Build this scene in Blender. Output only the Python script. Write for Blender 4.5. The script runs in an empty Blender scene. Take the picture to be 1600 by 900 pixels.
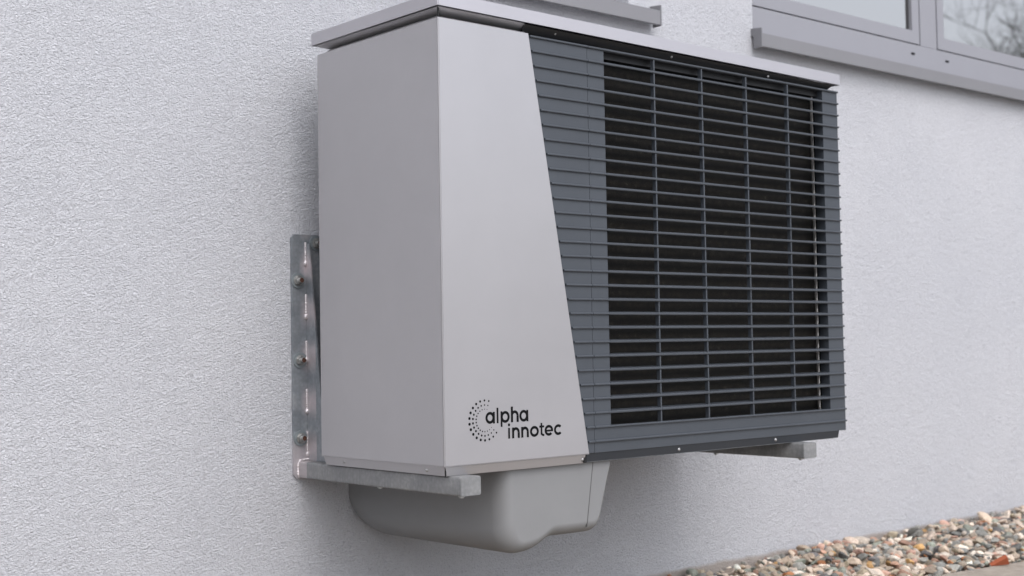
import bpy, bmesh, math, random
import numpy as np
from mathutils import Vector, Matrix
random.seed(7); rng = np.random.default_rng(11)
S = bpy.context.scene
C = S.collection

# ------------------------------------------------------------------ camera
CAM = Vector((-1.5792, -2.02007, 0.228667))
r = Vector((0.75527, -0.65519, -0.01736)); u = Vector((-0.01463, -0.04333, 0.99895)); f = Vector((0.65525, 0.75422, 0.04231))
cam_d = bpy.data.cameras.new('camera'); cam = bpy.data.objects.new('camera', cam_d); C.objects.link(cam)
cam.matrix_world = Matrix(((r.x, u.x, -f.x, CAM.x), (r.y, u.y, -f.y, CAM.y), (r.z, u.z, -f.z, CAM.z), (0, 0, 0, 1)))
cam_d.sensor_width = 36; cam_d.lens = 2109.158/1600*36
cam_d.clip_start = 0.05; cam_d.clip_end = 500
cam_d.dof.use_dof = True; cam_d.dof.focus_distance = 2.75; cam_d.dof.aperture_fstop = 4.4; cam_d.dof.aperture_blades = 9
S.camera = cam

# ------------------------------------------------------------------ sky and sun (overcast)
SUN = Vector((-0.12, -0.62, 0.80)).normalized()
W = bpy.data.worlds.new('World'); S.world = W; W.use_nodes = True
nt = W.node_tree; nt.nodes.clear()
sky = nt.nodes.new('ShaderNodeTexSky'); sky.sky_type = 'NISHITA'; sky.sun_disc = False
sky.sun_elevation = math.asin(SUN.z); sky.sun_rotation = math.atan2(SUN.x, SUN.y)
sky.air_density = 1.0; sky.dust_density = 4.0; sky.ozone_density = 1.0
hs = nt.nodes.new('ShaderNodeHueSaturation'); hs.inputs['Saturation'].default_value = 0.33
bg = nt.nodes.new('ShaderNodeBackground'); bg.inputs['Strength'].default_value = 0.14
wo = nt.nodes.new('ShaderNodeOutputWorld')
nt.links.new(sky.outputs[0], hs.inputs['Color']); tn = nt.nodes.new('ShaderNodeMix'); tn.data_type = 'RGBA'; tn.blend_type = 'MULTIPLY'; tn.inputs[0].default_value = 1.0; tn.inputs[7].default_value = (0.975, 0.985, 1.035, 1)
nt.links.new(hs.outputs[0], tn.inputs[6]); nt.links.new(tn.outputs[2], bg.inputs['Color']); nt.links.new(bg.outputs[0], wo.inputs[0])
sd = bpy.data.lights.new('sun', 'SUN'); sd.energy = 0.6; sd.angle = math.radians(90); sd.color = (1.0, 0.995, 0.99)
so = bpy.data.objects.new('sun', sd); C.objects.link(so); so.rotation_euler = SUN.to_track_quat('Z', 'Y').to_euler(); so.location = (0, -6, 8)
S.view_settings.view_transform = 'Standard'; S.view_settings.look = 'None'; S.view_settings.gamma = 1
S.view_settings.use_curve_mapping = False; S.view_settings.exposure = 0.80

YW = 0.552          # outer face of the rendered wall
GZ = -0.41          # top of the gravel
PI = math.pi

# ------------------------------------------------------------------ materials
def mat(name, base, rough=0.5, metal=0.0, **k):
    m = bpy.data.materials.new(name); m.use_nodes = True
    b = m.node_tree.nodes['Principled BSDF']
    b.inputs['Base Color'].default_value = (*base, 1); b.inputs['Roughness'].default_value = rough; b.inputs['Metallic'].default_value = metal
    for a, v in k.items(): b.inputs[a].default_value = v
    return m
def N(m, t, **k):
    n = m.node_tree.nodes.new(t)
    for a, v in k.items():
        if a in n.inputs: n.inputs[a].default_value = v
        else: setattr(n, a, v)
    return n
def L(m, a, b): m.node_tree.links.new(a, b)
def P(m): return m.node_tree.nodes['Principled BSDF']
def coord(m, scale=(1, 1, 1)):
    tc = N(m, 'ShaderNodeTexCoord'); mp = N(m, 'ShaderNodeMapping'); mp.inputs['Scale'].default_value = scale
    L(m, tc.outputs['Object'], mp.inputs['Vector']); return mp.outputs[0]
def noise(m, vec, scale, detail=4, rough=0.5, dist=0.0):
    n = N(m, 'ShaderNodeTexNoise', Scale=scale, Detail=detail, Roughness=rough, Distortion=dist); L(m, vec, n.inputs['Vector']); return n.outputs['Fac']
def ramp(m, fac, stops):
    n = N(m, 'ShaderNodeValToRGB'); e = n.color_ramp.elements
    while len(e) > 1: e.remove(e[-1])
    e[0].position = stops[0][0]; e[0].color = (*stops[0][1], 1)
    for p, c in stops[1:]:
        x = e.new(p); x.color = (*c, 1)
    L(m, fac, n.inputs['Fac']); return n.outputs['Color']
def mth(m, op, a, b=None, clamp=False):
    n = N(m, 'ShaderNodeMath', operation=op, use_clamp=clamp)
    for i, v in enumerate((a, b)):
        if v is None: continue
        if isinstance(v, (int, float)): n.inputs[i].default_value = v
        else: L(m, v, n.inputs[i])
    return n.outputs[0]
def mixc(m, fac, a, b, bt='MIX'):
    n = N(m, 'ShaderNodeMix', data_type='RGBA', blend_type=bt)
    for i, v in ((0, fac), (6, a), (7, b)):
        if isinstance(v, (int, float)): n.inputs[i].default_value = v
        elif isinstance(v, tuple): n.inputs[i].default_value = (*v, 1)
        else: L(m, v, n.inputs[i])
    return n.outputs[2]
def bump(m, h, dist, strength=1.0):
    n = N(m, 'ShaderNodeBump', Distance=dist, Strength=strength); L(m, h, n.inputs['Height']); L(m, n.outputs[0], P(m).inputs['Normal']); return n

# rendered wall: scraped fine stucco
M_stucco = mat('stucco', (0.6, 0.6, 0.63), 0.92)
v = coord(M_stucco, (1.0, 1.0, 1.15))
n1 = noise(M_stucco, v, 225, 3, 0.55, 0.9)
n2 = noise(M_stucco, v, 420, 2, 0.6)
n3 = noise(M_stucco, v, 45, 3, 0.6)
hgt = mth(M_stucco, 'ADD', mth(M_stucco, 'MULTIPLY', n1, 1.0), mth(M_stucco, 'ADD', mth(M_stucco, 'MULTIPLY', n2, 0.35), mth(M_stucco, 'MULTIPLY', n3, 0.5)))
bump(M_stucco, hgt, 0.0092, 1.0)
big = noise(M_stucco, coord(M_stucco), 1.7, 5, 0.6)
col = ramp(M_stucco, big, [(0.3, (0.600, 0.610, 0.642)), (0.7, (0.655, 0.662, 0.688))])
pit = ramp(M_stucco, n1, [(0.32, (0.82, 0.82, 0.83)), (0.46, (1, 1, 1))])
col = mixc(M_stucco, 1.0, col, pit, 'MULTIPLY')
tc = N(M_stucco, 'ShaderNodeTexCoord'); sp = N(M_stucco, 'ShaderNodeSeparateXYZ'); L(M_stucco, tc.outputs['Object'], sp.inputs[0])
wob = mth(M_stucco, 'MULTIPLY', noise(M_stucco, coord(M_stucco), 14, 4), 0.022)
edge = mth(M_stucco, 'MULTIPLY', mth(M_stucco, 'SUBTRACT', mth(M_stucco, 'ADD', wob, -0.412), sp.outputs['Z']), 90, clamp=True)
col = mixc(M_stucco, mth(M_stucco, 'MULTIPLY', edge, 0.75), col, (0.40, 0.33, 0.27))
spl = ramp(M_stucco, noise(M_stucco, coord(M_stucco), 60, 3), [(0.66, (0, 0, 0)), (0.72, (1, 1, 1))])
low = mth(M_stucco, 'MULTIPLY', mth(M_stucco, 'SUBTRACT', -0.32, sp.outputs['Z']), 8, clamp=True)
col = mixc(M_stucco, mth(M_stucco, 'MULTIPLY', mth(M_stucco, 'MULTIPLY', spl, low), 0.45), col, (0.40, 0.34, 0.28))
L(M_stucco, col, P(M_stucco).inputs['Base Color'])

def painted(name, base, rough, metal, grain=900, gd=0.00012, dirt=0.06):
    m = mat(name, base, rough, metal)
    v = coord(m)
    bump(m, noise(m, v, grain, 1), gd, 0.35)
    d = noise(m, v, 5, 5, 0.65)
    a = tuple(c*(1-dirt) for c in base); b = tuple(min(1, c*(1+dirt)) for c in base)
    L(m, ramp(m, d, [(0.3, a), (0.7, b)]), P(m).inputs['Base Color'])
    L(m, mth(m, 'ADD', mth(m, 'MULTIPLY', noise(m, v, 7, 4, 0.6), 0.16), rough-0.08), P(m).inputs['Roughness'])
    return m
M_case = painted('silver_paint', (0.440, 0.431, 0.440), 0.31, 0.62, dirt=0.025)
M_lid = painted('silver_paint_lid', (0.46, 0.45, 0.473), 0.34, 0.5, dirt=0.025)
M_grille = painted('anthracite_plastic', (0.050, 0.0575, 0.068), 0.45, 0.0, grain=1400, gd=0.00025, dirt=0.08)
M_dark = painted('black_metal', (0.006, 0.0065, 0.0075), 0.55, 0.0)
M_rail = painted('dark_rail', (0.022, 0.026, 0.032), 0.5, 0.0)
M_black = mat('gap_black', (0.006, 0.006, 0.007), 0.8)
M_ink = mat('printed_ink', (0.004, 0.004, 0.0045), 0.8); P(M_ink).inputs['Specular IOR Level'].default_value = 0.15
M_steel = mat('stainless_steel', (0.46, 0.46, 0.46), 0.33, 0.75)
M_wash = mat('washer_zinc', (0.26, 0.29, 0.30), 0.4, 0.4); M_bolt = mat('bolt_steel', (0.42, 0.42, 0.41), 0.32, 0.8)
M_rust = mat('rusty_thread', (0.10, 0.045, 0.03), 0.7, 0.4)
M_cover = painted('grey_plastic_cover', (0.195, 0.198, 0.200), 0.47, 0.0, grain=700, dirt=0.05)
M_frame = painted('aluminium_frame', (0.265, 0.265, 0.286), 0.40, 0.1, dirt=0.02)
M_sill = painted('aluminium_sill', (0.205, 0.203, 0.212), 0.45, 0.2, dirt=0.03)
M_gasket = mat('rubber_gasket', (0.03, 0.03, 0.032), 0.6)

# galvanised steel
M_galv = mat('galvanised_steel', (0.4, 0.43, 0.46), 0.45, 0.35)
v = coord(M_galv)
vo = N(M_galv, 'ShaderNodeTexVoronoi', Scale=120); L(M_galv, v, vo.inputs['Vector'])
cl = noise(M_galv, v, 14, 6, 0.65, 0.6)
st = noise(M_galv, coord(M_galv, (1, 60, 14)), 3, 4, 0.6)
c1 = ramp(M_galv, cl, [(0.32, (0.165, 0.190, 0.212)), (0.52, (0.235, 0.265, 0.288)), (0.7, (0.36, 0.375, 0.385))])
c1 = mixc(M_galv, mth(M_galv, 'MULTIPLY', st, 0.35), c1, (0.52, 0.50, 0.50))
c1 = mixc(M_galv, 1.0, c1, ramp(M_galv, vo.outputs['Distance'], [(0.0, (1.06, 1.06, 1.06)), (0.7, (0.88, 0.88, 0.88))]), 'MULTIPLY')
# pale pink zinc paint brushed over the weld line of the wall plate
sg = N(M_galv, 'ShaderNodeSeparateXYZ'); L(M_galv, v, sg.inputs[0])
zx = mth(M_galv, 'SUBTRACT', 1.15, mth(M_galv, 'MULTIPLY', mth(M_galv, 'ABSOLUTE', mth(M_galv, 'SUBTRACT', sg.outputs['X'], 0.043)), 62), clamp=True)
zz_ = mth(M_galv, 'ADD', mth(M_galv, 'MULTIPLY', mth(M_galv, 'SINE', mth(M_galv, 'ADD', mth(M_galv, 'MULTIPLY', sg.outputs['Z'], 63.0), 0.87)), 0.45), 0.42, clamp=True)
zb_ = mth(M_galv, 'MULTIPLY', mth(M_galv, 'SUBTRACT', 0.035, sg.outputs['Z']), 30, clamp=True)
zm = mth(M_galv, 'MULTIPLY', mth(M_galv, 'MAXIMUM', mth(M_galv, 'MULTIPLY', zx, zz_), mth(M_galv, 'MULTIPLY', zb_, 0.55)), mth(M_galv, 'GREATER_THAN', sg.outputs['Y'], 0.51), clamp=True)
zm = mth(M_galv, 'MULTIPLY', zm, mth(M_galv, 'ADD', mth(M_galv, 'MULTIPLY', cl, 1.7), 0.0), clamp=True)
L(M_galv, mixc(M_galv, zm, c1, (0.56, 0.49, 0.50)), P(M_galv).inputs['Base Color'])
L(M_galv, mth(M_galv, 'ADD', mth(M_galv, 'MULTIPLY', cl, 0.35), 0.28), P(M_galv).inputs['Roughness'])
bump(M_galv, mth(M_galv, 'ADD', cl, mth(M_galv, 'MULTIPLY', noise(M_galv, v, 260, 3), 0.3)), 0.0012, 0.6)
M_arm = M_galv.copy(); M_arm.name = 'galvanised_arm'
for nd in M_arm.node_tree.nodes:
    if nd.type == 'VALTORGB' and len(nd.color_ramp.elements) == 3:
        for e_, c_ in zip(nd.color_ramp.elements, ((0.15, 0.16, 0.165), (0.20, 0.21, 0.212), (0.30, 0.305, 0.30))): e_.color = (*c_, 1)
M_weld = mat('weld_bead', (0.66, 0.62, 0.62), 0.33, 0.7)
bump(M_weld, noise(M_weld, coord(M_weld), 220, 3), 0.0015, 0.8)
M_zinc = mat('zinc_spray', (0.5, 0.46, 0.47), 0.5, 0.4)
v = coord(M_zinc)
L(M_zinc, ramp(M_zinc, noise(M_zinc, v, 40, 4), [(0.35, (0.36, 0.36, 0.385)), (0.65, (0.58, 0.53, 0.54))]), P(M_zinc).inputs['Base Color'])

# condenser coil: fine dusty fins
M_coil = mat('coil_fins', (0.02, 0.019, 0.016), 0.7, 0.2)
wv = N(M_coil, 'ShaderNodeTexWave', Scale=150.0, Distortion=0.6, wave_type='BANDS', bands_direction='X'); L(M_coil, coord(M_coil), wv.inputs['Vector'])
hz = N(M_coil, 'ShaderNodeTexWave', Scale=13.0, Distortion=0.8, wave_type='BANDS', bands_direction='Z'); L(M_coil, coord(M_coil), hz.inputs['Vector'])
du = noise(M_coil, coord(M_coil), 60, 6, 0.75)
cc = ramp(M_coil, du, [(0.33, (0.010, 0.010, 0.0095)), (0.60, (0.038, 0.033, 0.026)), (0.73, (0.14, 0.13, 0.115))])
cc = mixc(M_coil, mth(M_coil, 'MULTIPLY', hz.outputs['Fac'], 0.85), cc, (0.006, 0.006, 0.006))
L(M_coil, cc, P(M_coil).inputs['Base Color'])
bump(M_coil, mth(M_coil, 'ADD', wv.outputs['Fac'], hz.outputs['Fac']), 0.0016, 0.8)

# window glass: reflective coated pane
M_glass = bpy.data.materials.new('window_glass'); M_glass.use_nodes = True
t = M_glass.node_tree; t.nodes.clear()
o_ = t.nodes.new('ShaderNodeOutputMaterial'); mx = t.nodes.new('ShaderNodeMixShader'); tr = t.nodes.new('ShaderNodeBsdfTransparent'); gl = t.nodes.new('ShaderNodeBsdfGlossy')
tr.inputs[0].default_value = (0.90, 0.90, 0.88, 1); gl.inputs['Roughness'].default_value = 0.008; gl.inputs['Color'].default_value = (0.99, 0.975, 0.94, 1)
lw = t.nodes.new('ShaderNodeLayerWeight'); lw.inputs['Blend'].default_value = 0.5
ma = t.nodes.new('ShaderNodeMath'); ma.operation = 'MULTIPLY_ADD'; ma.inputs[1].default_value = 0.55; ma.inputs[2].default_value = 0.30
t.links.new(lw.outputs['Facing'], ma.inputs[0]); t.links.new(ma.outputs[0], mx.inputs[0]); t.links.new(tr.outputs[0], mx.inputs[1]); t.links.new(gl.outputs[0], mx.inputs[2]); t.links.new(mx.outputs[0], o_.inputs[0])

M_room = mat('room_plaster', (0.30, 0.29, 0.275), 0.9)
M_floor = mat('room_floor', (0.25, 0.19, 0.14), 0.5)
M_curt = mat('curtain_cloth', (0.80, 0.79, 0.74), 0.9)
P(M_curt).inputs['Subsurface Weight'].default_value = 0.0

M_sand = mat('packed_sand', (0.33, 0.27, 0.21), 0.95)
v = coord(M_sand)
L(M_sand, ramp(M_sand, noise(M_sand, v, 22, 6, 0.7), [(0.3, (0.27, 0.235, 0.195)), (0.55, (0.37, 0.32, 0.265)), (0.75, (0.46, 0.41, 0.35))]), P(M_sand).inputs['Base Color'])
bump(M_sand, mth(M_sand, 'ADD', noise(M_sand, v, 260, 4, 0.7), noise(M_sand, v, 30, 3)), 0.006, 0.9)
M_soil = mat('bedding_soil', (0.075, 0.062, 0.05), 0.95)
M_grass = mat('paving', (0.2, 0.2, 0.2), 0.9)
v = coord(M_grass)
L(M_grass, ramp(M_grass, noise(M_grass, v, 3, 6, 0.7), [(0.3, (0.28, 0.28, 0.285)), (0.7, (0.36, 0.36, 0.365))]), P(M_grass).inputs['Base Color'])
M_bark = mat('bark', (0.075, 0.068, 0.06), 0.9)
bump(M_bark, noise(M_bark, coord(M_bark, (1, 1, 0.3)), 20, 5), 0.02)

M_pebble = mat('pebbles', (0.3, 0.3, 0.3), 0.72)
at = N(M_pebble, 'ShaderNodeAttribute', attribute_name='tone', attribute_type='GEOMETRY')
pn = noise(M_pebble, coord(M_pebble), 130, 5, 0.65)
L(M_pebble, mixc(M_pebble, 0.8, at.outputs['Color'], ramp(M_pebble, pn, [(0.3, (0.62, 0.60, 0.58)), (0.65, (1.15, 1.15, 1.15))]), 'MULTIPLY'), P(M_pebble).inputs['Base Color'])
bump(M_pebble, pn, 0.0022, 0.7)
M_brick = mat('terracotta', (0.33, 0.085, 0.035), 0.85)
bump(M_brick, noise(M_brick, coord(M_brick), 200, 4), 0.002)

# ------------------------------------------------------------------ mesh helpers
def link(name, me, m=None, parent=None):
    o = bpy.data.objects.new(name, me); C.objects.link(o)
    if m is not None:
        for x in (m if isinstance(m, (list, tuple)) else [m]): me.materials.append(x)
    if parent is not None: o.parent = parent
    return o
def obj(name, bm, m, parent=None, smooth=False):
    bmesh.ops.recalc_face_normals(bm, faces=bm.faces)
    me = bpy.data.meshes.new(name); bm.to_mesh(me); bm.free()
    if smooth:
        for p in me.polygons: p.use_smooth = True
        try: me.set_sharp_from_angle(angle=math.radians(35))
        except Exception: pass
    o = link(name, me, m, parent)
    if parent is not None: o.location = -parent_world(parent)
    return o
def parent_world(p):
    v = Vector((0, 0, 0))
    while p is not None: v += p.location; p = p.parent
    return v
def tag(o, label=None, cat=None, group=None, kind=None):
    for k, v in (('label', label), ('category', cat), ('group', group), ('kind', kind)):
        if v: o[k] = v
    return o
def thing(name, loc, label, cat, group=None):
    o = bpy.data.objects.new(name, None); C.objects.link(o); o.location = loc; o.empty_display_size = 0.1
    return tag(o, label, cat, group)
def box(bm, x0, x1, y0, y1, z0, z1, bev=0.0, seg=2, only=None, fn=None):
    vs = [bm.verts.new((x, y, z)) for x in (x0, x1) for y in (y0, y1) for z in (z0, z1)]
    fs = [bm.faces.new([vs[i] for i in q]) for q in ((0, 1, 3, 2), (4, 6, 7, 5), (0, 4, 5, 1), (2, 3, 7, 6), (0, 2, 6, 4), (1, 5, 7, 3))]
    if fn:
        for q in vs: q.co = Vector(fn(*q.co))
    if bev:
        es = {e for q in fs for e in q.edges}
        if only: es = {e for e in es if only(e)}
        bmesh.ops.bevel(bm, geom=list(es), offset=bev, segments=seg, affect='EDGES', profile=0.5)
def prism(bm, poly, axis, a, b, bev=0.0):
    """poly: 2D points; axis 'x','y','z' = extrusion axis between a and b"""
    def P3(p, t):
        return {'x': (t, p[0], p[1]), 'y': (p[0], t, p[1]), 'z': (p[0], p[1], t)}[axis]
    v0 = [bm.verts.new(P3(p, a)) for p in poly]; v1 = [bm.verts.new(P3(p, b)) for p in poly]
    n = len(poly)
    fs = [bm.faces.new(v0), bm.faces.new(v1[::-1])] + [bm.faces.new((v0[i], v0[(i+1) % n], v1[(i+1) % n], v1[i])) for i in range(n)]
    if bev: bmesh.ops.bevel(bm, geom=list({e for q in fs for e in q.edges}), offset=bev, segments=2, affect='EDGES')
def cyl(bm, p0, p1, r0, r1=None, seg=16, cap=True):
    r1 = r0 if r1 is None else r1
    p0, p1 = Vector(p0), Vector(p1); d = (p1-p0).normalized()
    a = d.orthogonal().normalized(); b = d.cross(a)
    A = [bm.verts.new(p0+(a*math.cos(2*PI*i/seg)+b*math.sin(2*PI*i/seg))*r0) for i in range(seg)]
    B = [bm.verts.new(p1+(a*math.cos(2*PI*i/seg)+b*math.sin(2*PI*i/seg))*r1) for i in range(seg)]
    for i in range(seg): bm.faces.new((A[i], A[(i+1) % seg], B[(i+1) % seg], B[i]))
    if cap: bm.faces.new(A[::-1]); bm.faces.new(B)
NB = bmesh.new

# ------------------------------------------------------------------ ground
bm = NB()
xs = [-60, -8, -3, 1.0, 1.35, 1.6, 1.85, 2.1, 2.5, 3.0, 8, 60]
def edge_y(x):
    return max(-0.10, min(0.09, 0.04-0.147*(x-1.6)))
bm2 = NB()
top = [bm.verts.new((x, edge_y(x), GZ-0.006)) for x in xs]; bot = [bm.verts.new((x, -1.5, GZ-0.006)) for x in xs]
for i in range(len(xs)-1): bm.faces.new((bot[i], bot[i+1], top[i+1], top[i]))
low = [bm.verts.new((x, edge_y(x)+0.012, GZ-0.05)) for x in xs]
for i in range(len(xs)-1): bm.faces.new((top[i], top[i+1], low[i+1], low[i]))
tag(obj('path', bm, M_sand), 'pale sandy path along the outer edge of the gravel', 'path', kind='structure')
bm = NB(); box(bm, -60, 60, edge_y(3)-0.3, 0.56, -0.52, -0.44); tag(obj('ground', bm, M_soil), 'dark soil under the gravel strip', 'ground', kind='structure')
bm = NB(); box(bm, -90, 120, -90, -1.49, -0.60, GZ-0.01); tag(obj('yard', bm, M_grass), 'grey paved yard in front of the house', 'yard', kind='structure')

# ------------------------------------------------------------------ gravel (stuff)
def ico(sub):
    b = NB(); bmesh.ops.create_icosphere(b, subdivisions=sub, radius=1.0)
    vs = np.array([v.co[:] for v in b.verts]); fs = np.array([[v.index for v in q.verts] for q in b.faces]); b.free(); return vs, fs
PAL = np.array([(0.34, 0.30, 0.26), (0.42, 0.36, 0.31), (0.25, 0.26, 0.26), (0.17, 0.18, 0.185), (0.50, 0.44, 0.40), (0.62, 0.57, 0.53),
                (0.38, 0.25, 0.20), (0.44, 0.30, 0.26), (0.30, 0.14, 0.07), (0.42, 0.27, 0.13), (0.24, 0.27, 0.25), (0.72, 0.69, 0.66), (0.13, 0.13, 0.14), (0.30, 0.27, 0.22)])
PW = np.array([14, 13, 13, 10, 11, 8, 8, 7, 2.2, 3, 9, 3.5, 3, 9]); PW = PW/PW.sum()
def stones(x0, x1, dens, sub, layers):
    V0, F0 = ico(sub); out_v, out_f, out_c = [], [], []; off = 0
    for zl, frac in layers:
        n = int((x1-x0)*0.55*dens*frac)
        for _ in range(n):
            x = rng.uniform(x0, x1); y = rng.uniform(edge_y(x)-0.005, YW-0.012)
            if rng.random() < 0.04: y -= rng.uniform(0, .03)
            a = rng.gamma(5, 0.0022)+0.0042; a = min(a, 0.023)
            sc = np.array([a*rng.uniform(1.0, 1.45), a*rng.uniform(0.75, 1.0), a*rng.uniform(0.45, 0.75)])
            v = V0.copy()
            # facets: squash against a few random planes, then lumps
            for _k in range(8):
                nrm = rng.normal(size=3); nrm /= np.linalg.norm(nrm); d = rng.uniform(0.42, 0.85)
                s = v@nrm; v -= np.outer(np.maximum(s-d, 0)*0.95, nrm)
            ph = rng.uniform(0, 6.28, 3); v *= (1+0.08*np.sin(v[:, [1]]*3+ph[0])+0.06*np.sin(v[:, [2]]*4+ph[1]))
            v = v*sc
            e = Matrix.Rotation(rng.uniform(0, 6.28), 3, 'Z')@Matrix.Rotation(rng.normal()*0.45, 3, 'X')@Matrix.Rotation(rng.normal()*0.35, 3, 'Y')
            v = v@np.array(e).T
            yy = min(y, YW-0.008-abs(v[:, 1]).max())
            heap = (-0.016*max(0, min(1, (1.75-x)/0.5)))+0.006*math.sin(x*9+1)*math.sin(y*11)
            v = v+np.array([x, yy, GZ-0.004+zl+heap+rng.uniform(-0.006, 0.006)])
            out_v.append(v); out_f.append(F0+off); off += len(v)
            c = PAL[rng.choice(len(PAL), p=PW)]*rng.uniform(0.6, 1.28); c = c.mean()+(c-c.mean())*1.08; c = c*np.array([0.98, 0.93, 0.84])
            out_c.append(np.repeat([[*np.clip(c*1.12, 0, 0.85), 1]], len(v), 0))
    return np.concatenate(out_v), np.concatenate(out_f), np.concatenate(out_c)
parts = [stones(1.0, 3.9, 3200, 2, ((-0.016, 0.4), (-0.004, 0.4), (0.005, 0.2))), stones(-2.5, 1.0, 1700, 1, ((-0.008, 0.6), (0.004, 0.4))), stones(3.9, 6.5, 1700, 1, ((-0.008, 0.6), (0.004, 0.4)))]
off = 0; VV, FF, CC = [], [], []
for a, b, c in parts: VV.append(a); FF.append(b+off); CC.append(c); off += len(a)
VV, FF, CC = map(np.concatenate, (VV, FF, CC))
me = bpy.data.meshes.new('gravel'); me.vertices.add(len(VV)); me.vertices.foreach_set('co', VV.ravel())
me.loops.add(len(FF)*3); me.loops.foreach_set('vertex_index', FF.ravel().astype(np.int32))
me.polygons.add(len(FF)); me.polygons.foreach_set('loop_start', np.arange(0, len(FF)*3, 3, dtype=np.int32)); me.polygons.foreach_set('use_smooth', (np.arange(len(FF)) % 640 < 0))
ca = me.attributes.new('tone', 'FLOAT_COLOR', 'POINT'); ca.data.foreach_set('color', CC.ravel().astype(np.float32))
me.update(); me.validate()
tag(link('gravel', me, M_pebble), 'mixed grey, pink and tan pebbles in the strip at the foot of the wall', 'gravel', kind='stuff')

# ------------------------------------------------------------------ house: wall with openings, windows
house = thing('house', (2.0, YW, GZ), 'pale grey rendered house with aluminium windows behind the heat pump', 'house')
WIN = [(0.0, 1.100), (1.6385, 3.80)]     # openings in x
WZ0, WZ1 = 1.16, 2.45
X0, X1, Z0, Z1 = -6.0, 9.0, -0.6, 5.2
bm = NB()
xc = [X0, WIN[0][0], WIN[0][1], WIN[1][0], WIN[1][1], X1]; zc = [Z0, WZ0, WZ1, Z1]
for y in (YW, YW+0.34):
    for i in range(5):
        for j in range(3):
            if j == 1 and i in (1, 3): continue
            bm.faces.new([bm.verts.new(p) for p in ((xc[i], y, zc[j]), (xc[i+1], y, zc[j]), (xc[i+1], y, zc[j+1]), (xc[i], y, zc[j+1]))])
for a, b in WIN:
    for q in (((a, WZ0), (a, WZ1)), ((b, WZ0), (b, WZ1)), ((a, WZ0), (b, WZ0)), ((a, WZ1), (b, WZ1))):
        (xa, za), (xb, zb) = q
        bm.faces.new([bm.verts.new(p) for p in ((xa, YW, za), (xb, YW, zb), (xb, YW+0.34, zb), (xa, YW+0.34, za))])
for q in (((X0, Z0), (X0, Z1)), ((X1, Z0), (X1, Z1)), ((X0, Z1), (X1, Z1))):
    (xa, za), (xb, zb) = q
    bm.faces.new([bm.verts.new(p) for p in ((xa, YW, za), (xb, YW, zb), (xb, YW+0.34, zb), (xa, YW+0.34, za))])
bmesh.ops.remove_doubles(bm, verts=bm.verts, dist=1e-5)
obj('wall', bm, M_stucco, house)
# rooms behind
bm = NB(); ya, yb = YW+0.345, YW+4.2
for a, b in ((-1.0, 1.40), (1.45, 5.0)):
    box(bm, a, b, yb, yb+0.1, 0.2, 2.8); box(bm, a-0.04, a, ya, yb, 0.2, 2.8); box(bm, b, b+0.005, ya, yb, 0.2, 2.8); box(bm, a, b, ya, yb, 2.8, 2.9)
obj('room_wall', bm, M_room, house)
bm = NB(); box(bm, -1.0, 5.0, ya, yb, 0.1, 0.19); obj('room_floor', bm, M_floor, house)
# eaves keep the top of the building real
bm = NB(); prism(bm, [(YW-0.35, Z1+0.002), (YW+6, Z1+0.002), (YW+6, Z1+2.4), (YW+5.8, Z1+2.4), (YW-0.4, Z1+0.12)], 'x', X0-0.3, X1+0.3); obj('roof', bm, M_dark, house)
bm = NB(); box(bm, X0, X1, YW+6, YW+6.2, Z0, Z1); box(bm, X0, X0+.2, YW+0.36, YW+6, Z0, Z1); box(bm, X1-.2, X1, YW+0.36, YW+6, Z0, Z1); obj('rear_wall', bm, M_stucco, house)

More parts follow.
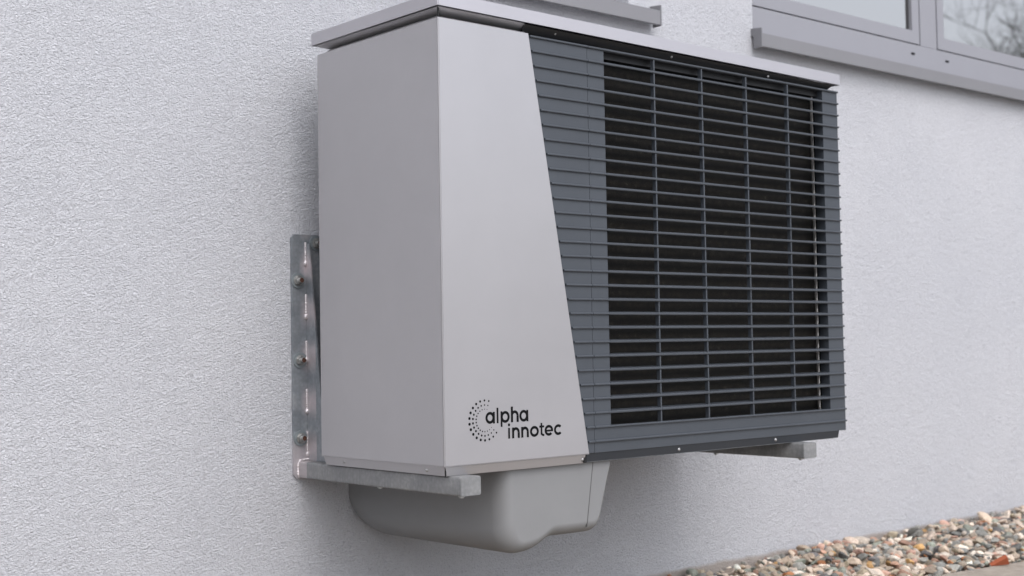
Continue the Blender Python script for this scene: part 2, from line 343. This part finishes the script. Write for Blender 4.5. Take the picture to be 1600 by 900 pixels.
YF = 0.600     # outer face of window frame
def window(a, b, mull, label):
    w = bpy.data.objects.new('window', None); C.objects.link(w); w.parent = house; w.location = Vector(((a+b)/2, YF, WZ0))-parent_world(house); w['label'] = label
    yb = YF+0.07; g = 0.0015
    bm = NB()     # outer frame: bottom rail deep, jambs, head
    box(bm, a+g, b-g, YF, yb, WZ0+g, 1.262, 0.0015)
    box(bm, a+g, a+0.012, YF, yb, 1.2622, WZ1-0.07, 0.001); box(bm, b-0.06, b-g, YF, yb, 1.2622, WZ1-0.07, 0.001)
    box(bm, a+g, b-g, YF, yb, WZ1-0.0698, WZ1-g, 0.0015)
    obj('frame', bm, M_frame, w)
    bays = [(a+0.012, mull[0]), (mull[1], b-0.06)] if mull else [(a+0.012, b-0.06)]
    if mull:
        bm = NB(); box(bm, mull[0]+0.0035, mull[1]-0.0035, YF+0.0005, yb, 1.2622, WZ1-0.0702, 0.0015); obj('mullion', bm, M_frame, w)
        xm = (mull[0]+mull[1])/2
        for xx in (xm-0.105, xm+0.115):
            bm = NB(); box(bm, xx-0.011, xx+0.011, YF-0.0012, YF+0.001, 1.228-0.0035, 1.228+0.0035, 0.003)
            obj('drain_hole', bm, M_black, w)
    for (p, q) in bays:
        s0, s1, z0, z1 = p+0.0035, q-0.0035, 1.2665, WZ1-0.075
        bm = NB(); box(bm, p, q, YF+0.018, YF+0.02, 1.2625, z1+0.004); obj('gasket', bm, M_gasket, w)
        k = 0.044
        bm = NB()
        for (xa, xb, za, zb) in ((s0, s1, z0, z0+k), (s0, s1, z1-k, z1), (s0, s0+k, z0+k, z1-k), (s1-k, s1, z0+k, z1-k)):
            prof = box(bm, xa, xb, YF+0.001, YF+0.017, za, zb)
        bmesh.ops.remove_doubles(bm, verts=bm.verts, dist=1e-6)
        obj('sash', bm, M_frame, w)
        bm = NB()   # inner glazing bead seen through the glass
        for (xa, xb, za, zb) in ((s0+k, s1-k, z0+k, z0+k+0.012), (s0+k, s0+k+0.012, z0+k+0.012, z1-k), (s1-k-0.012, s1-k, z0+k+0.012, z1-k)):
            box(bm, xa, xb, YF+0.022, YF+0.045, za, zb)
        obj('glazing_bead', bm, M_frame, w)
        bm = NB(); box(bm, s1-k-0.013, s1-k-0.002, YF+0.0125, YF+0.0135, z0+k+0.008, z1-k); obj('dark_gap_strip', bm, M_gasket, w)  # dark gap at the pane's right edge, painted in as a black strip
        bm = NB(); vs = [bm.verts.new(pp) for pp in ((s0+k, YF+0.014, z0+k), (s1-k, YF+0.014, z0+k), (s1-k, YF+0.014, z1-k), (s0+k, YF+0.014, z1-k))]; bm.faces.new(vs)
        obj('pane', bm, M_glass, w)
    return w
win_left = window(WIN[0][0], WIN[0][1], None, 'window above the heat pump')
win_right = window(WIN[1][0], WIN[1][1], (2.632, 2.743), 'window to the right of the heat pump')
def sill(w, a, b):
    bm = NB(); y0 = YW-0.040
    prism(bm, [(YF-0.001, 1.1705), (YF-0.001, 1.1685), (y0+0.002, 1.150), (y0+0.002, 1.115), (y0+0.012, 1.115), (y0+0.012, 1.113), (y0, 1.113), (y0, 1.1525)], 'x', a+0.0045, b-0.0045)
    s = obj('sill', bm, M_sill, w)
    for x0, x1 in ((a, a+0.004), (b-0.004, b)):
        bm = NB(); prism(bm, [(y0-0.001, 1.110), (y0+0.030, 1.110), (y0+0.030, 1.146), (YW-0.001, 1.150), (YW-0.001, 1.172), (y0-0.001, 1.168)], 'x', x0, x1)
        obj('end_cap', bm, M_sill, w)
    # the tray runs back into the opening
sill(win_left, -0.055, 1.190); sill(win_right, 1.629, 3.86)

# curtain inside the right-hand window
def curtain(x0, x1, y, z0, z1, label, waves, skew):
    bm = NB(); nx, nz = 90, 24; g = []
    for j in range(nz+1):
        row = []
        for i in range(nx+1):
            s, tt = i/nx, j/nz
            pinch = 1-0.35*math.exp(-((tt-0.25)/0.2)**2)
            x = x0+(x1-x0)*s*pinch+skew*tt*tt
            row.append(bm.verts.new((x, y+0.03*math.sin(s*waves*2*PI)+0.008*math.sin(s*17+tt*5), z0+(z1-z0)*tt)))
        g.append(row)
    for j in range(nz):
        for i in range(nx): bm.faces.new((g[j][i], g[j][i+1], g[j+1][i+1], g[j+1][i]))
    o = obj('curtain', bm, M_curt, smooth=True)
    md = o.modifiers.new('thick', 'SOLIDIFY'); md.thickness = 0.002
    return tag(o, label, 'curtain')
curtain(1.70, 2.66, 0.76, 0.9, 2.5, 'white curtain hanging behind the left pane of the right-hand window', 7, 0.05)

# ------------------------------------------------------------------ heat pump
HW, HD, HH = 1.283, 0.425, 0.860
hp = thing('heat_pump', (0.64, 0.21, -0.018), 'silver grey heat pump with dark slatted grille hanging on wall brackets', 'heat pump')
def case_wall(pts, name, m, y=None):
    pass
G0, G1 = 0.2325, 0.3815     # slanted edge between plain panel and grille: x at top / bottom
# front plain panel (folded sheet, 18 mm deep)
bm = NB(); prism(bm, [(0.0002, 0), (G1, 0), (G0, HH), (0.0002, HH)], 'y', 0.0, 0.0020)
bmesh.ops.bevel(bm, geom=[e for e in bm.edges if all(v.co.y < 0.001 for v in e.verts)], offset=0.0018, segments=3, affect='EDGES')
obj('front_panel', bm, M_case, hp, smooth=True)
bm = NB(); box(bm, 0.0, 0.016, 0.00205, HD, 0, HH)
bmesh.ops.bevel(bm, geom=[e for e in bm.edges if all(v.co.x < 0.001 for v in e.verts)], offset=0.0018, segments=3, affect='EDGES')
obj('side_panel', bm, M_case, hp, smooth=True)
bm = NB(); box(bm, HW-0.016, HW, 0.030, HD, 0.0, HH, 0.0015); obj('side_panel', bm, M_case, hp)
bm = NB(); box(bm, 0.0165, HW-0.0165, HD-0.012, HD-0.002, 0.001, HH-0.001); obj('rear_panel', bm, M_case, hp)
# folded top returns (light lip seen below the lid)
bm = NB()
prism(bm, [(0.0025, HH-0.0005), (0.0115, HH+0.0045), (0.0115, HH-0.003)], 'x', 0.012, G0-0.003)
prism(bm, [(0.0025, HH-0.0005), (0.0105, HH+0.006), (0.0105, HH-0.003)], 'z', 0, 0.00001) if False else None
b2 = [bm.verts.new(p) for p in ((0.0025, 0.012, HH-0.0005), (0.0025, HD-0.03, HH-0.0005), (0.0105, HD-0.03, HH+0.006), (0.0105, 0.012, HH+0.006))]; bm.faces.new(b2)
obj('top_lip', bm, M_case, hp)
# sloping strips between the panels and the lid (they lean inwards towards the panel)
def lidz(x): return 0.8791-0.0085*x/1.285
def sheet(bm, pts, n):
    a = [bm.verts.new(p) for p in pts]; b = [bm.verts.new(Vector(p)+Vector(n)) for p in pts]; k = len(pts)
    bm.faces.new(a); bm.faces.new(b[::-1])
    for i in range(k): bm.faces.new((a[i], a[(i+1) % k], b[(i+1) % k], b[i]))
ZL = 0.8659; g_ = 0.0016
bm = NB()
sheet(bm, [(-0.003+g_, -0.003, lidz(0)), (0.0280+g_, 0.0280, ZL), (G0+0.02, 0.0280, ZL), (G0-0.0145, -0.003, lidz(G0))], (0, 0.0012, 0.0012))
sheet(bm, [(-0.002, -0.002+g_, lidz(0)), (0.0280, 0.0280+g_, ZL), (0.0280, 0.390, ZL), (-0.002, 0.430, lidz(0))], (0.0012, 0, 0.0012))
obj('top_strip', bm, M_case, hp)
bm = NB()
sheet(bm, [(G0-0.0142, 0.0005, lidz(G0)), (G0-0.0057, 0.0145, 0.8622), (HW-0.03, 0.0145, HH-0.002), (HW-0.022, 0.0005, lidz(HW))], (0, 0.0012, 0.0012))
box(bm, G0-0.005, HW-0.034, 0.0170, 0.0185, HH-0.006, 0.871)
obj('grille_top_rail', bm, M_dark, hp)
bm = NB(); box(bm, 0.043, 0.055, 0.043, 0.055, HH-0.006, 0.8765); sheet(bm, [(0.0028, 0.0028, 0.8800), (0.0425, 0.0425, 0.8692), (0.0425, 0.0385, 0.8692), (0.0028, 0.0005, 0.8800)], (0, 0, 0.0012)); sheet(bm, [(0.0028, 0.0030, 0.8800), (0.0425, 0.0430, 0.8692), (0.0385, 0.0430, 0.8692), (0.0005, 0.0030, 0.8800)], (0, 0, 0.0012)); box(bm, 0.0008, 0.0040, 0.0008, 0.0040, HH+0.0012, 0.8800); obj('corner_gap', bm, M_black, hp)
bm = NB(); box(bm, 0.0056, 0.0078, 0.0056, 0.0078, -0.0182, -0.0008); obj('corner_gap', bm, M_black, hp)
# lid: shallow folded cover
def tilt(x, y, z): return (x, y, z-0.0085*max(0, min(1, x/1.285))+0.004)
bm = NB()
lx0, lx1, ly0, ly1, lz0, lz1 = -0.004, 1.287, -0.005, 0.442, 0.8755, 0.9045
box(bm, lx0, lx1, ly0, ly1, lz0, lz1, fn=tilt)
# open the underside: inset and push up so the rim reads as a folded edge
bmesh.ops.recalc_face_normals(bm, faces=bm.faces)
under = [q for q in bm.faces if q.normal.z < -0.9][0]
bmesh.ops.inset_region(bm, faces=[under], thickness=0.011, depth=0)
bmesh.ops.translate(bm, verts=list(under.verts), vec=(0, 0, 0.012))
bmesh.ops.bevel(bm, geom=[e for e in bm.edges if len([1 for v in e.verts if abs(v.co.x-lx0) < 1e-4 or abs(v.co.x-lx1) < 1e-4 or abs(v.co.y-ly0) < 1e-4 or abs(v.co.y-ly1) < 1e-4]) == 2 and e.calc_length() > 0], offset=0.0022, segments=3, affect='EDGES')
obj('lid', bm, M_lid, hp, smooth=True)
bm = NB(); box(bm, 0.02, HW-0.03, 0.02, HD-0.02, HH-0.02, HH-0.002); obj('top_plate', bm, M_dark, hp)
# base flange
bm = NB(); sheet(bm, [(0.0045, 0.0030, -0.0003), (0.0110, 0.0095, -0.0180), (G1-0.0095, 0.0095, -0.0180), (G1-0.0095, 0.0030, -0.0003)], (0, 0.0014, 0.0003)); obj('front_flange', bm, M_case, hp)
bm = NB(); sheet(bm, [(0.0030, 0.0052, -0.0003), (0.0095, 0.0118, -0.0180), (0.0095, 0.420, -0.0180), (0.0030, 0.420, -0.0003)], (0.0014, 0, 0.0003)); box(bm, 0.0135, 0.016, 0.0125, 0.02, -0.0175, -0.001); obj('side_flange', bm, M_case, hp)
bm = NB(); box(bm, 0.0110, HW-0.045, 0.0110, HD-0.004, -0.0175, -0.0005); obj('base_plate', bm, M_galv, hp)
bm = NB(); sheet(bm, [(G1-0.0035, 0.0060, 0.0014), (G1-0.0035, 0.0100, -0.0165), (HW-0.026, 0.0100, -0.0165), (HW-0.026, 0.0060, 0.0014)], (0, 0.0022, 0)); obj('grille_bottom_rail', bm, M_rail, hp)
bm = NB(); box(bm, G1-0.004, 0.62, 0.0125, 0.020, -0.0182, -0.012); obj('lower_lip', bm, M_dark, hp)
bm = NB(); box(bm, G1-0.012, G1-0.004, 0.0052, 0.0080, -0.0172, 0.0); obj('flange_gap', bm, M_black, hp)

# grille
OX0, OX1, OZ0 = 0.4498, 1.2215, 0.0560
SZ = [0.8553-0.02965*i for i in range(29)]
YP = 0.0042
bm = NB()
# seam at x=.4005 splits the blank panel
ztop = HH-0.0035
def gx(z): return G1+(G0-G1)*z/HH+0.0022
prism(bm, [(gx(0.002), 0.002), (0.3995, 0.002), (0.3995, ztop), (gx(ztop), ztop)], 'y', YP, 0.018)
box(bm, 0.4007, OX0, YP+0.0002, 0.030, 0.0015, ztop)
box(bm, OX1, HW, YP+0.0002, 0.030, OZ0, ztop)
box(bm, OX0, HW, YP+0.0002, 0.030, 0.0015, OZ0)
box(bm, OX0, OX1, YP+0.0002, 0.0060, SZ[0]-0.0015, ztop)
grille = obj('grille', bm, M_grille, hp)
bm = NB()
for i, z in enumerate(SZ):
    xl = gx(z)+0.0015; e = 0.0040
    t = 0.0040
    # left ends are clipped to the slanted edge; a tapered blade in section
    for (xa, xb, yb) in ((xl, 0.3994, YP+0.001), (0.4008, HW+0.0002, 0.0225 if z > 0.07 else YP+0.001)):
        if yb > 0.01:
            segs = ((0.4008, OX0, YP+0.001), (OX0, OX1, 0.0225), (OX1, HW+0.0002, YP+0.001))
        else: segs = ((xa, xb, yb),)
        for (p, q, yy) in segs:
            if i == 0: yy = YP+0.001
            if yy > 0.01: prism(bm, [(-0.0003, z-0.0014), (0.0008, z-0.0027), (0.0022, z-0.0030), (0.0215, z+0.0020), (0.0215, z+0.0052), (0.0030, z+0.0029), (0.0008, z+0.0025), (-0.0003, z+0.0014)], 'x', p, q)
            else: prism(bm, [(-0.0002, z-0.0010), (0.0006, z-0.0022), (yy, z-0.0024), (yy, z+0.0022), (0.0006, z+0.0020), (-0.0002, z+0.0010)], 'x', p, q)
obj('slats', bm, M_grille, grille)
for x in (0.604, 0.7625, 0.9205, 1.078):
    bm = NB(); box(bm, x-0.0019, x+0.0019, 0.0020, 0.0120, OZ0-0.001, SZ[0]-0.003); obj('divider', bm, M_grille, grille)
bm = NB(); box(bm, 0.3995, 0.4007, YP+0.002, 0.012, 0.004, ztop-0.002); obj('seam', bm, M_black, grille)
# coil behind the grille
bm = NB(); box(bm, 0.440, 1.232, 0.050, 0.085, 0.03, 0.852); obj('coil', bm, M_coil, hp)
bm = NB(); box(bm, 1.2325, 1.2350, 0.046, 0.088, 0.045, 0.850)
box(bm, 1.2082, 1.2100, 0.0260, 0.0280, 0.0290, 0.853)
for i in range(27): box(bm, 1.2066, 1.2082, 0.0262, 0.0278, 0.062+0.0292*i, 0.062+0.0292*i+0.011)
obj('coil_end_plate', bm, mat('aluminium_plate', (0.85, 0.82, 0.78), 0.35, 0.5), hp)
bm = NB(); box(bm, 0.4405, 0.4440, 0.031, 0.049, 0.03, 0.852); box(bm, 1.262, 1.266, 0.031, 0.40, 0.01, 0.852); box(bm, 0.4505, 1.221, 0.0105, 0.05, 0.8535, 0.8560); box(bm, 0.4405, 1.262, 0.031, 0.4, 0.01, 0.029); box(bm, 0.44, 1.262, 0.12, 0.13, 0.03, 0.85)
obj('inner_lining', bm, M_black, hp)

# screws
def screw_mesh(rr):
    b = NB(); bmesh.ops.create_uvsphere(b, u_segments=14, v_segments=8, radius=1.0)
    for v in b.verts: v.co = Vector((v.co.x*rr, v.co.y*rr*0.55, v.co.z*rr))
    cyl(b, (0, 0.0004, 0), (0, 0.0022, 0), rr*1.45, seg=18)
    cyl(b, (0, -rr*0.56, 0), (0, -rr*0.4, 0), rr*0.34, seg=6)
    bmesh.ops.recalc_face_normals(b, faces=b.faces)
    me = bpy.data.meshes.new('screw'); b.to_mesh(me); b.free()
    for p in me.polygons: p.use_smooth = True
    me.materials.append(M_steel); return me
SM = screw_mesh(0.0025); SD = SM.copy(); SD.name = 'screw_dull'; SD.materials[0] = M_bolt
for (x, y, z, rot) in ((0.3665, 0.0058, -0.0100, 0), (0.6644, 0.0068, -0.0085, 0), (1.0058, 0.0068, -0.0070, 0), (0.3126, 0.0065, 0.8722, 0), (0.6684, 0.0065, 0.8697, 0), (1.0119, 0.0065, 0.8655, 0),
                       (0.0050, 0.349, -0.0080, -PI/2), (0.0050, 0.0650, -0.0090, -PI/2), (0.0180, 0.2250, 0.8720, -PI/2)):
    o = bpy.data.objects.new('screw', SD if (z > 0.8 and x < 1.0) else SM); C.objects.link(o); o.parent = hp; o.location = Vector((x, y, z))-hp.location; o.rotation_euler = (0, 0, rot)

# pipe cover under the unit -------------------------------------------------
def arcpts(cx, cz, rr, a0, a1, n): return [(cx+rr*math.cos(math.radians(a0+(a1-a0)*i/n)), cz+rr*math.sin(math.radians(a0+(a1-a0)*i/n))) for i in range(n+1)]
def cover_profile():
    p = [(0.163, -0.0185), (0.163, -0.045), (0.163, -0.075), (0.1632, -0.105)]
    p += arcpts(0.2155, -0.128, 0.0525, 180, 270, 10)        # deep rounded trough on the left
    p += [(0.232, -0.1795), (0.247, -0.177), (0.261, -0.1725), (0.275, -0.166), (0.288, -0.1595), (0.298, -0.1560), (0.31, -0.1555), (0.345, -0.1565), (0.37, -0.1568), (0.39, -0.157), (0.408, -0.1572)]
    p += [(0.418, -0.1562), (0.426, -0.152), (0.4315, -0.145), (0.4352, -0.136), (0.442, -0.115), (0.449, -0.09), (0.456, -0.065), (0.463, -0.042), (0.4695, -0.0185)]
    return p
prof = cover_profile(); cx0 = 0.31
def cover_part(sel, name, parent, gap=0):
    ys = [0.0205+0.0395*(1-math.cos(math.radians(9*k))) for k in range(11)]+[0.10, 0.16, 0.22, 0.28, 0.34, 0.40, 0.43, 0.455, 0.48, 0.50, 0.515, 0.528, 0.538, 0.545, 0.550]
    bm = NB(); rows = []
    for y in ys:
        a = max(0.0, (0.060-y)/0.0395); ins = 0.030*(1-math.sqrt(max(0, 1-a*a)))    # rounded front rim
        bk = max(0.0, (y-0.44)/0.112); rise = 0.048*(1-math.sqrt(max(0, 1-bk*bk*0.98)))
        row = []
        for (x, z) in prof:
            t = min(1, (-0.0185-z)/0.10)
            zz = z+(ins*0.9+rise-0.010)*t
            s = 1 if x < 0.2155 else (-1 if x > 0.42 else 0)
            side = min(1.0, abs(x-0.2155)/0.0525) if x < 0.2155 else (min(1, (x-0.40)/0.035) if x > 0.40 else 0)
            xx = x+ins*(0.95 if s > 0 else -0.25)*side - (0.010*(y/0.55) if s > 0 else 0)
            row.append(bm.verts.new((xx, y, zz)))
        rows.append(row)
    for j in range(len(rows)-1):
        for i in range(len(prof)-1): bm.faces.new((rows[j][i], rows[j][i+1], rows[j+1][i+1], rows[j+1][i]))
    # close the front face with a strip mesh
    bm.faces.new(rows[0])
    bmesh.ops.remove_doubles(bm, verts=bm.verts, dist=1e-6)
    o = obj(name, bm, M_cover, parent, smooth=False)
    for p in o.data.polygons: p.use_smooth = True
    wn = o.modifiers.new('normals', 'WEIGHTED_NORMAL'); wn.keep_sharp = False; wn.weight = 100
    return o
cover = cover_part(None, 'pipe_cover', hp)
# seam line of the clip-on end piece
bm = NB()
pa, pb = Vector((0.410, 0.0203, -0.0195)), Vector((0.389, 0.0203, -0.152))
for k in range(12):
    a = pa.lerp(pb, k/12); b = pa.lerp(pb, (k+1)/12)
    vs = [bm.verts.new(p) for p in ((a.x-0.0011, a.y, a.z), (a.x+0.0011, a.y, a.z), (b.x+0.0011, b.y, b.z), (b.x-0.0011, b.y, b.z))]
    bm.faces.new(vs)
ext = bmesh.ops.extrude_face_region(bm, geom=list(bm.faces)); bmesh.ops.translate(bm, verts=[g for g in ext['geom'] if isinstance(g, bmesh.types.BMVert)], vec=(0, 0.003, 0))
obj('cover_seam', bm, mat('seam_grey', (0.07, 0.07, 0.068), 0.6), cover)

# logo ----------------------------------------------------------------------
SK = 0.0055
lay = [0]
def yoff():
    lay[0] = (lay[0]+1) % 3; return -0.00015-0.00012*lay[0]
def q_strip(bm, inner, outer, y, closed=False):
    n = len(inner); I = [bm.verts.new((p[0], y, p[1])) for p in inner]; O = [bm.verts.new((p[0], y, p[1])) for p in outer]
    for i in range(n if closed else n-1):
        j = (i+1) % n; bm.faces.new((I[i], I[j], O[j], O[i]))
def arc(bm, cx, cz, rx, rz, a0, a1, y, n=36, w=SK):
    an = [math.radians(a0+(a1-a0)*i/n) for i in range(n+1)]
    q_strip(bm, [(cx+(rx-w)*math.cos(a), cz+(rz-w)*math.sin(a)) for a in an], [(cx+rx*math.cos(a), cz+rz*math.sin(a)) for a in an], y)
def bar(bm, x0, x1, z0, z1, y): q_strip(bm, [(x0, z0), (x1, z0)], [(x0, z1), (x1, z1)], y)
Y0, Y1, Y2 = -0.0002, -0.00032, -0.00044
bm = NB(); B = 0.0767; X = 0.0228
def g_a(x0, x1, B, X): arc(bm, (x0+x1)/2-0.0006, B+X/2, (x1-x0)/2-0.0002, X/2+0.0003, 0, 360, Y0); bar(bm, x1-SK*0.93, x1, B, B+X, Y1)
def g_n(x0, x1, B, X, asc=None):
    bar(bm, x0, x0+SK, B, asc if asc else B+X, Y1); rx = (x1-x0)/2; arc(bm, x0+rx, B+X-rx+0.0004, rx, rx, 0, 180, Y0); bar(bm, x1-SK, x1, B, B+X-rx+0.0003, Y2)
g_a(0.1020, 0.1255, B, X); bar(bm, 0.1302, 0.1347, B, 0.1070, Y1)
bar(bm, 0.1402, 0.1447, 0.0690, B+X, Y1); arc(bm, 0.1522, B+X/2, 0.0116, X/2+0.0003, 0, 360, Y0)
g_n(0.1670, 0.1872, B, X, 0.1076); g_a(0.1895, 0.2128, B, X)
B = 0.0450; X = 0.0212
bar(bm, 0.1592, 0.1638, B, B+X, Y1)
an = [2*PI*i/20 for i in range(20)]
bm.faces.new([bm.verts.new((0.1615+0.0029*math.cos(a), Y1, 0.0722+0.0029*math.sin(a))) for a in an])
g_n(0.1693, 0.1893, B, X); g_n(0.1932, 0.2134, B, X)
arc(bm, 0.2285, B+X/2, 0.0119, X/2+0.0004, 0, 360, Y0)
bar(bm, 0.2453, 0.2498, B+0.0030, 0.0716, Y1); bar(bm, 0.2418, 0.2552, 0.0622, 0.0663, Y0); arc(bm, 0.2453+0.0072, B+0.0070, 0.0072, 0.0070, 180, 262, Y2, w=0.0045); bar(bm, 0.2515, 0.2552, B, B+0.0043, Y0)
arc(bm, 0.2677, B+X/2, 0.0117, X/2+0.0004, 0, 318, Y0); bar(bm, 0.2580, 0.2792, B+X/2-0.0024, B+X/2+0.0014, Y1)
arc(bm, 0.2935, B+X/2, 0.0117, X/2+0.0004, 42, 318, Y0)
obj('lettering', bm, M_ink, hp)
bm = NB(); cxx, czz, R = 0.0998, 0.0838, 0.0386
for ring, (rf, big_, small) in enumerate(((1.0, 0.078, 0.046), (0.773, 0.062, 0.034), (0.565, 0.046, 0.020))):
    for k in range(-1, 15):
        th = math.radians(16.36*k); w = math.sin(max(0, min(PI, (k+1.6)/16.2*PI)))**1.0
        rr = R*(small+(big_-small)*w)
        px_, pz = cxx-R*rf*math.sin(th), czz+R*rf*math.cos(th)
        bm.faces.new([bm.verts.new((px_+rr*math.cos(a), -0.0002, pz+rr*math.sin(a))) for a in [2*PI*i/14 for i in range(14)]])
obj('dot_emblem', bm, M_ink, hp)

# ------------------------------------------------------------------ wall brackets
BG = 'galvanised wall brackets carrying the heat pump'
def nut_bolt(bm, bm_w, bm_r, x, y, z):
    cyl(bm_w, (x, y, z), (x, y-0.0028, z), 0.0175, seg=32)
    cyl(bm, (x, y-0.0031, z), (x, y-0.0115, z), 0.0104, seg=6); cyl(bm, (x, y-0.0029, z), (x, y-0.0050, z), 0.0118, seg=24)
    cyl(bm, (x, y-0.0110, z), (x, y-0.0175, z), 0.0062, seg=16)
    cyl(bm_r, (x, y-0.0173, z), (x, y-0.0179, z), 0.0052, seg=16)
def bracket(x0, label):
    t = thing('wall_bracket', (x0+0.036, YW, -0.056), label, 'bracket', BG)
    yp = YW-0.0065; zb, zt = -0.0562, 0.4825; w = 0.078
    bm = NB(); c = 0.008
    prism(bm, [(x0+c, zb), (x0+w-c, zb), (x0+w, zb+c), (x0+w, zt-c), (x0+w-c, zt), (x0+c, zt), (x0, zt-c), (x0, zb+c)], 'y', yp, YW-0.0003, 0.0007)
    obj('plate', bm, M_galv, t)
    ax0 = x0+0.0108; ax1 = ax0+0.050
    bm = NB(); box(bm, ax0, ax1, -0.026, yp+0.0002-0.0004, -0.0550, -0.0183, 0.0042, 3, only=lambda e: abs(e.verts[0].co.y-e.verts[1].co.y) > 0.1)
    bmesh.ops.bevel(bm, geom=[e for e in bm.edges if all(v.co.y < -0.0255 for v in e.verts)], offset=0.0011, segments=2, affect='EDGES')
    obj('arm', bm, M_arm, t, smooth=True)
    xg = x0+0.0388
    bm = NB(); prism(bm, [(yp, -0.0180), (yp, 0.462), (yp-0.012, 0.462), (yp-0.060, 0.080), (yp-0.075, -0.0180)], 'x', xg-0.002, xg+0.002, 0.0004); obj('gusset', bm, M_galv, t)
    # weld beads and the pale zinc around them
    for (za, zc_) in ((0.418, 0.462), (0.300, 0.347), (0.204, 0.243), (0.090, 0.136), (-0.004, 0.044)):
        bm = NB(); n = 17
        for k in range(n):
            z = za+(zc_-za)*k/(n-1); rr = 0.0031+random.uniform(-0.0004, 0.0004)+(0.0024 if k == 0 else 0)
            m4 = Matrix.Translation((xg-0.0035, yp-0.0015, z))@Matrix.Diagonal((1, 0.8, 1.25, 1))
            bmesh.ops.create_uvsphere(bm, u_segments=12, v_segments=8, radius=rr, matrix=m4)
        o = obj('weld', bm, M_weld, t)
        for p in o.data.polygons: p.use_smooth = True
    bm = NB()
    for k in range(26):
        s = k/25
        pts_ = [(ax0+0.004, -0.0545), (ax0-0.0005, -0.048), (ax0-0.0005, -0.026), (ax0+0.005, -0.0165), (xg-0.003, -0.0150)]
        q = s*(len(pts_)-1); i = min(int(q), len(pts_)-2); fr = q-i
        x = pts_[i][0]*(1-fr)+pts_[i+1][0]*fr; z = pts_[i][1]*(1-fr)+pts_[i+1][1]*fr
        bmesh.ops.create_uvsphere(bm, u_segments=10, v_segments=6, radius=0.0034+random.uniform(-0.0007, 0.0006), matrix=Matrix.Translation((x, yp-0.0014, z)))
    o = obj('weld', bm, M_weld, t)
    for p in o.data.polygons: p.use_smooth = True
    for (x, z) in ((x0+0.0150, 0.3800), (x0+0.0185, 0.2035), (x0+0.0180, 0.0320), (x0+0.0640, 0.4640)):
        bw, bn, br = NB(), NB(), NB(); nut_bolt(bn, bw, br, x, yp-0.0002, z)
        bo = obj('bolt', bn, M_bolt, t); obj('washer', bw, M_wash, bo); obj('thread_end', br, M_rust, bo)
    for y in (0.268, 0.002):
        bn = NB(); cyl(bn, (ax0+0.024, y, -0.0552), (ax0+0.024, y, -0.0590), 0.0070, seg=6); cyl(bn, (ax0+0.024, y, -0.0590), (ax0+0.024, y, -0.0612), 0.0042, seg=12)
        obj('foot_bolt', bn, M_bolt, t)
    return t
bracket(0.0062, 'left galvanised bracket with bolted wall plate and welded gusset')
bracket(1.0580, 'right galvanised bracket, only its arm showing below the grille')

# ------------------------------------------------------------------ loose brick shard on the gravel
bm = NB(); prism(bm, [(-0.030, 0), (0.024, -0.012), (0.020, 0.016), (0.0, 0.010)], 'y', -0.007, 0.007, 0.001)
o = obj('brick_shard', bm, M_brick); o.location = (1.965, -0.018, GZ+0.004); o.rotation_euler = (0.5, -0.25, -0.7)
tag(o, 'pointed red brick shard lying at the path edge of the gravel', 'brick shard')

# ------------------------------------------------------------------ leafless trees in the garden, seen as reflections
def bare_tree(x, y, h, seed, label):
    rd = random.Random(seed)
    t = thing('bare_tree', (x, y, -0.45), label, 'tree', 'leafless garden trees opposite the house')
    tk, cr = NB(), NB()
    def grow(bm, p, d, rr, ln, lev):
        n = 4
        for k in range(n):
            d = (d+Vector((rd.gauss(0, .10), rd.gauss(0, .10), rd.gauss(0.03, .06)))).normalized()
            q = p+d*ln/n; r2 = rr*0.88
            cyl(bm, p, q, rr, r2, seg=7 if lev < 2 else 4, cap=False)
            p, rr = q, r2
            if lev < 5 and (k > 0 or lev > 0):
                for _ in range(2 if lev < 4 else 1):
                    if rd.random() < 0.86:
                        s = Vector((rd.gauss(0, 1), rd.gauss(0, 1), rd.gauss(0.35, .6))).normalized()
                        grow(cr, p, (d*0.55+s).normalized(), rr*rd.uniform(.55, .74), ln*rd.uniform(.5, .72), lev+1)
    grow(tk, Vector((x, y, -0.47)), Vector((0, 0, 1)), h*0.022, h*0.55, 0)
    obj('trunk', tk, M_bark, t); obj('crown', cr, M_bark, t)
bare_tree(33.2, -12.0, 11.5, 3, 'tall leafless tree mirrored in the right window pane')
bare_tree(41.0, -15.0, 12.0, 5, 'leafless tree farther right, beyond the mirrored tree')
bare_tree(35.8, -11.2, 11.0, 8, 'leafless tree with low forked crown in front of the mirrored trees')
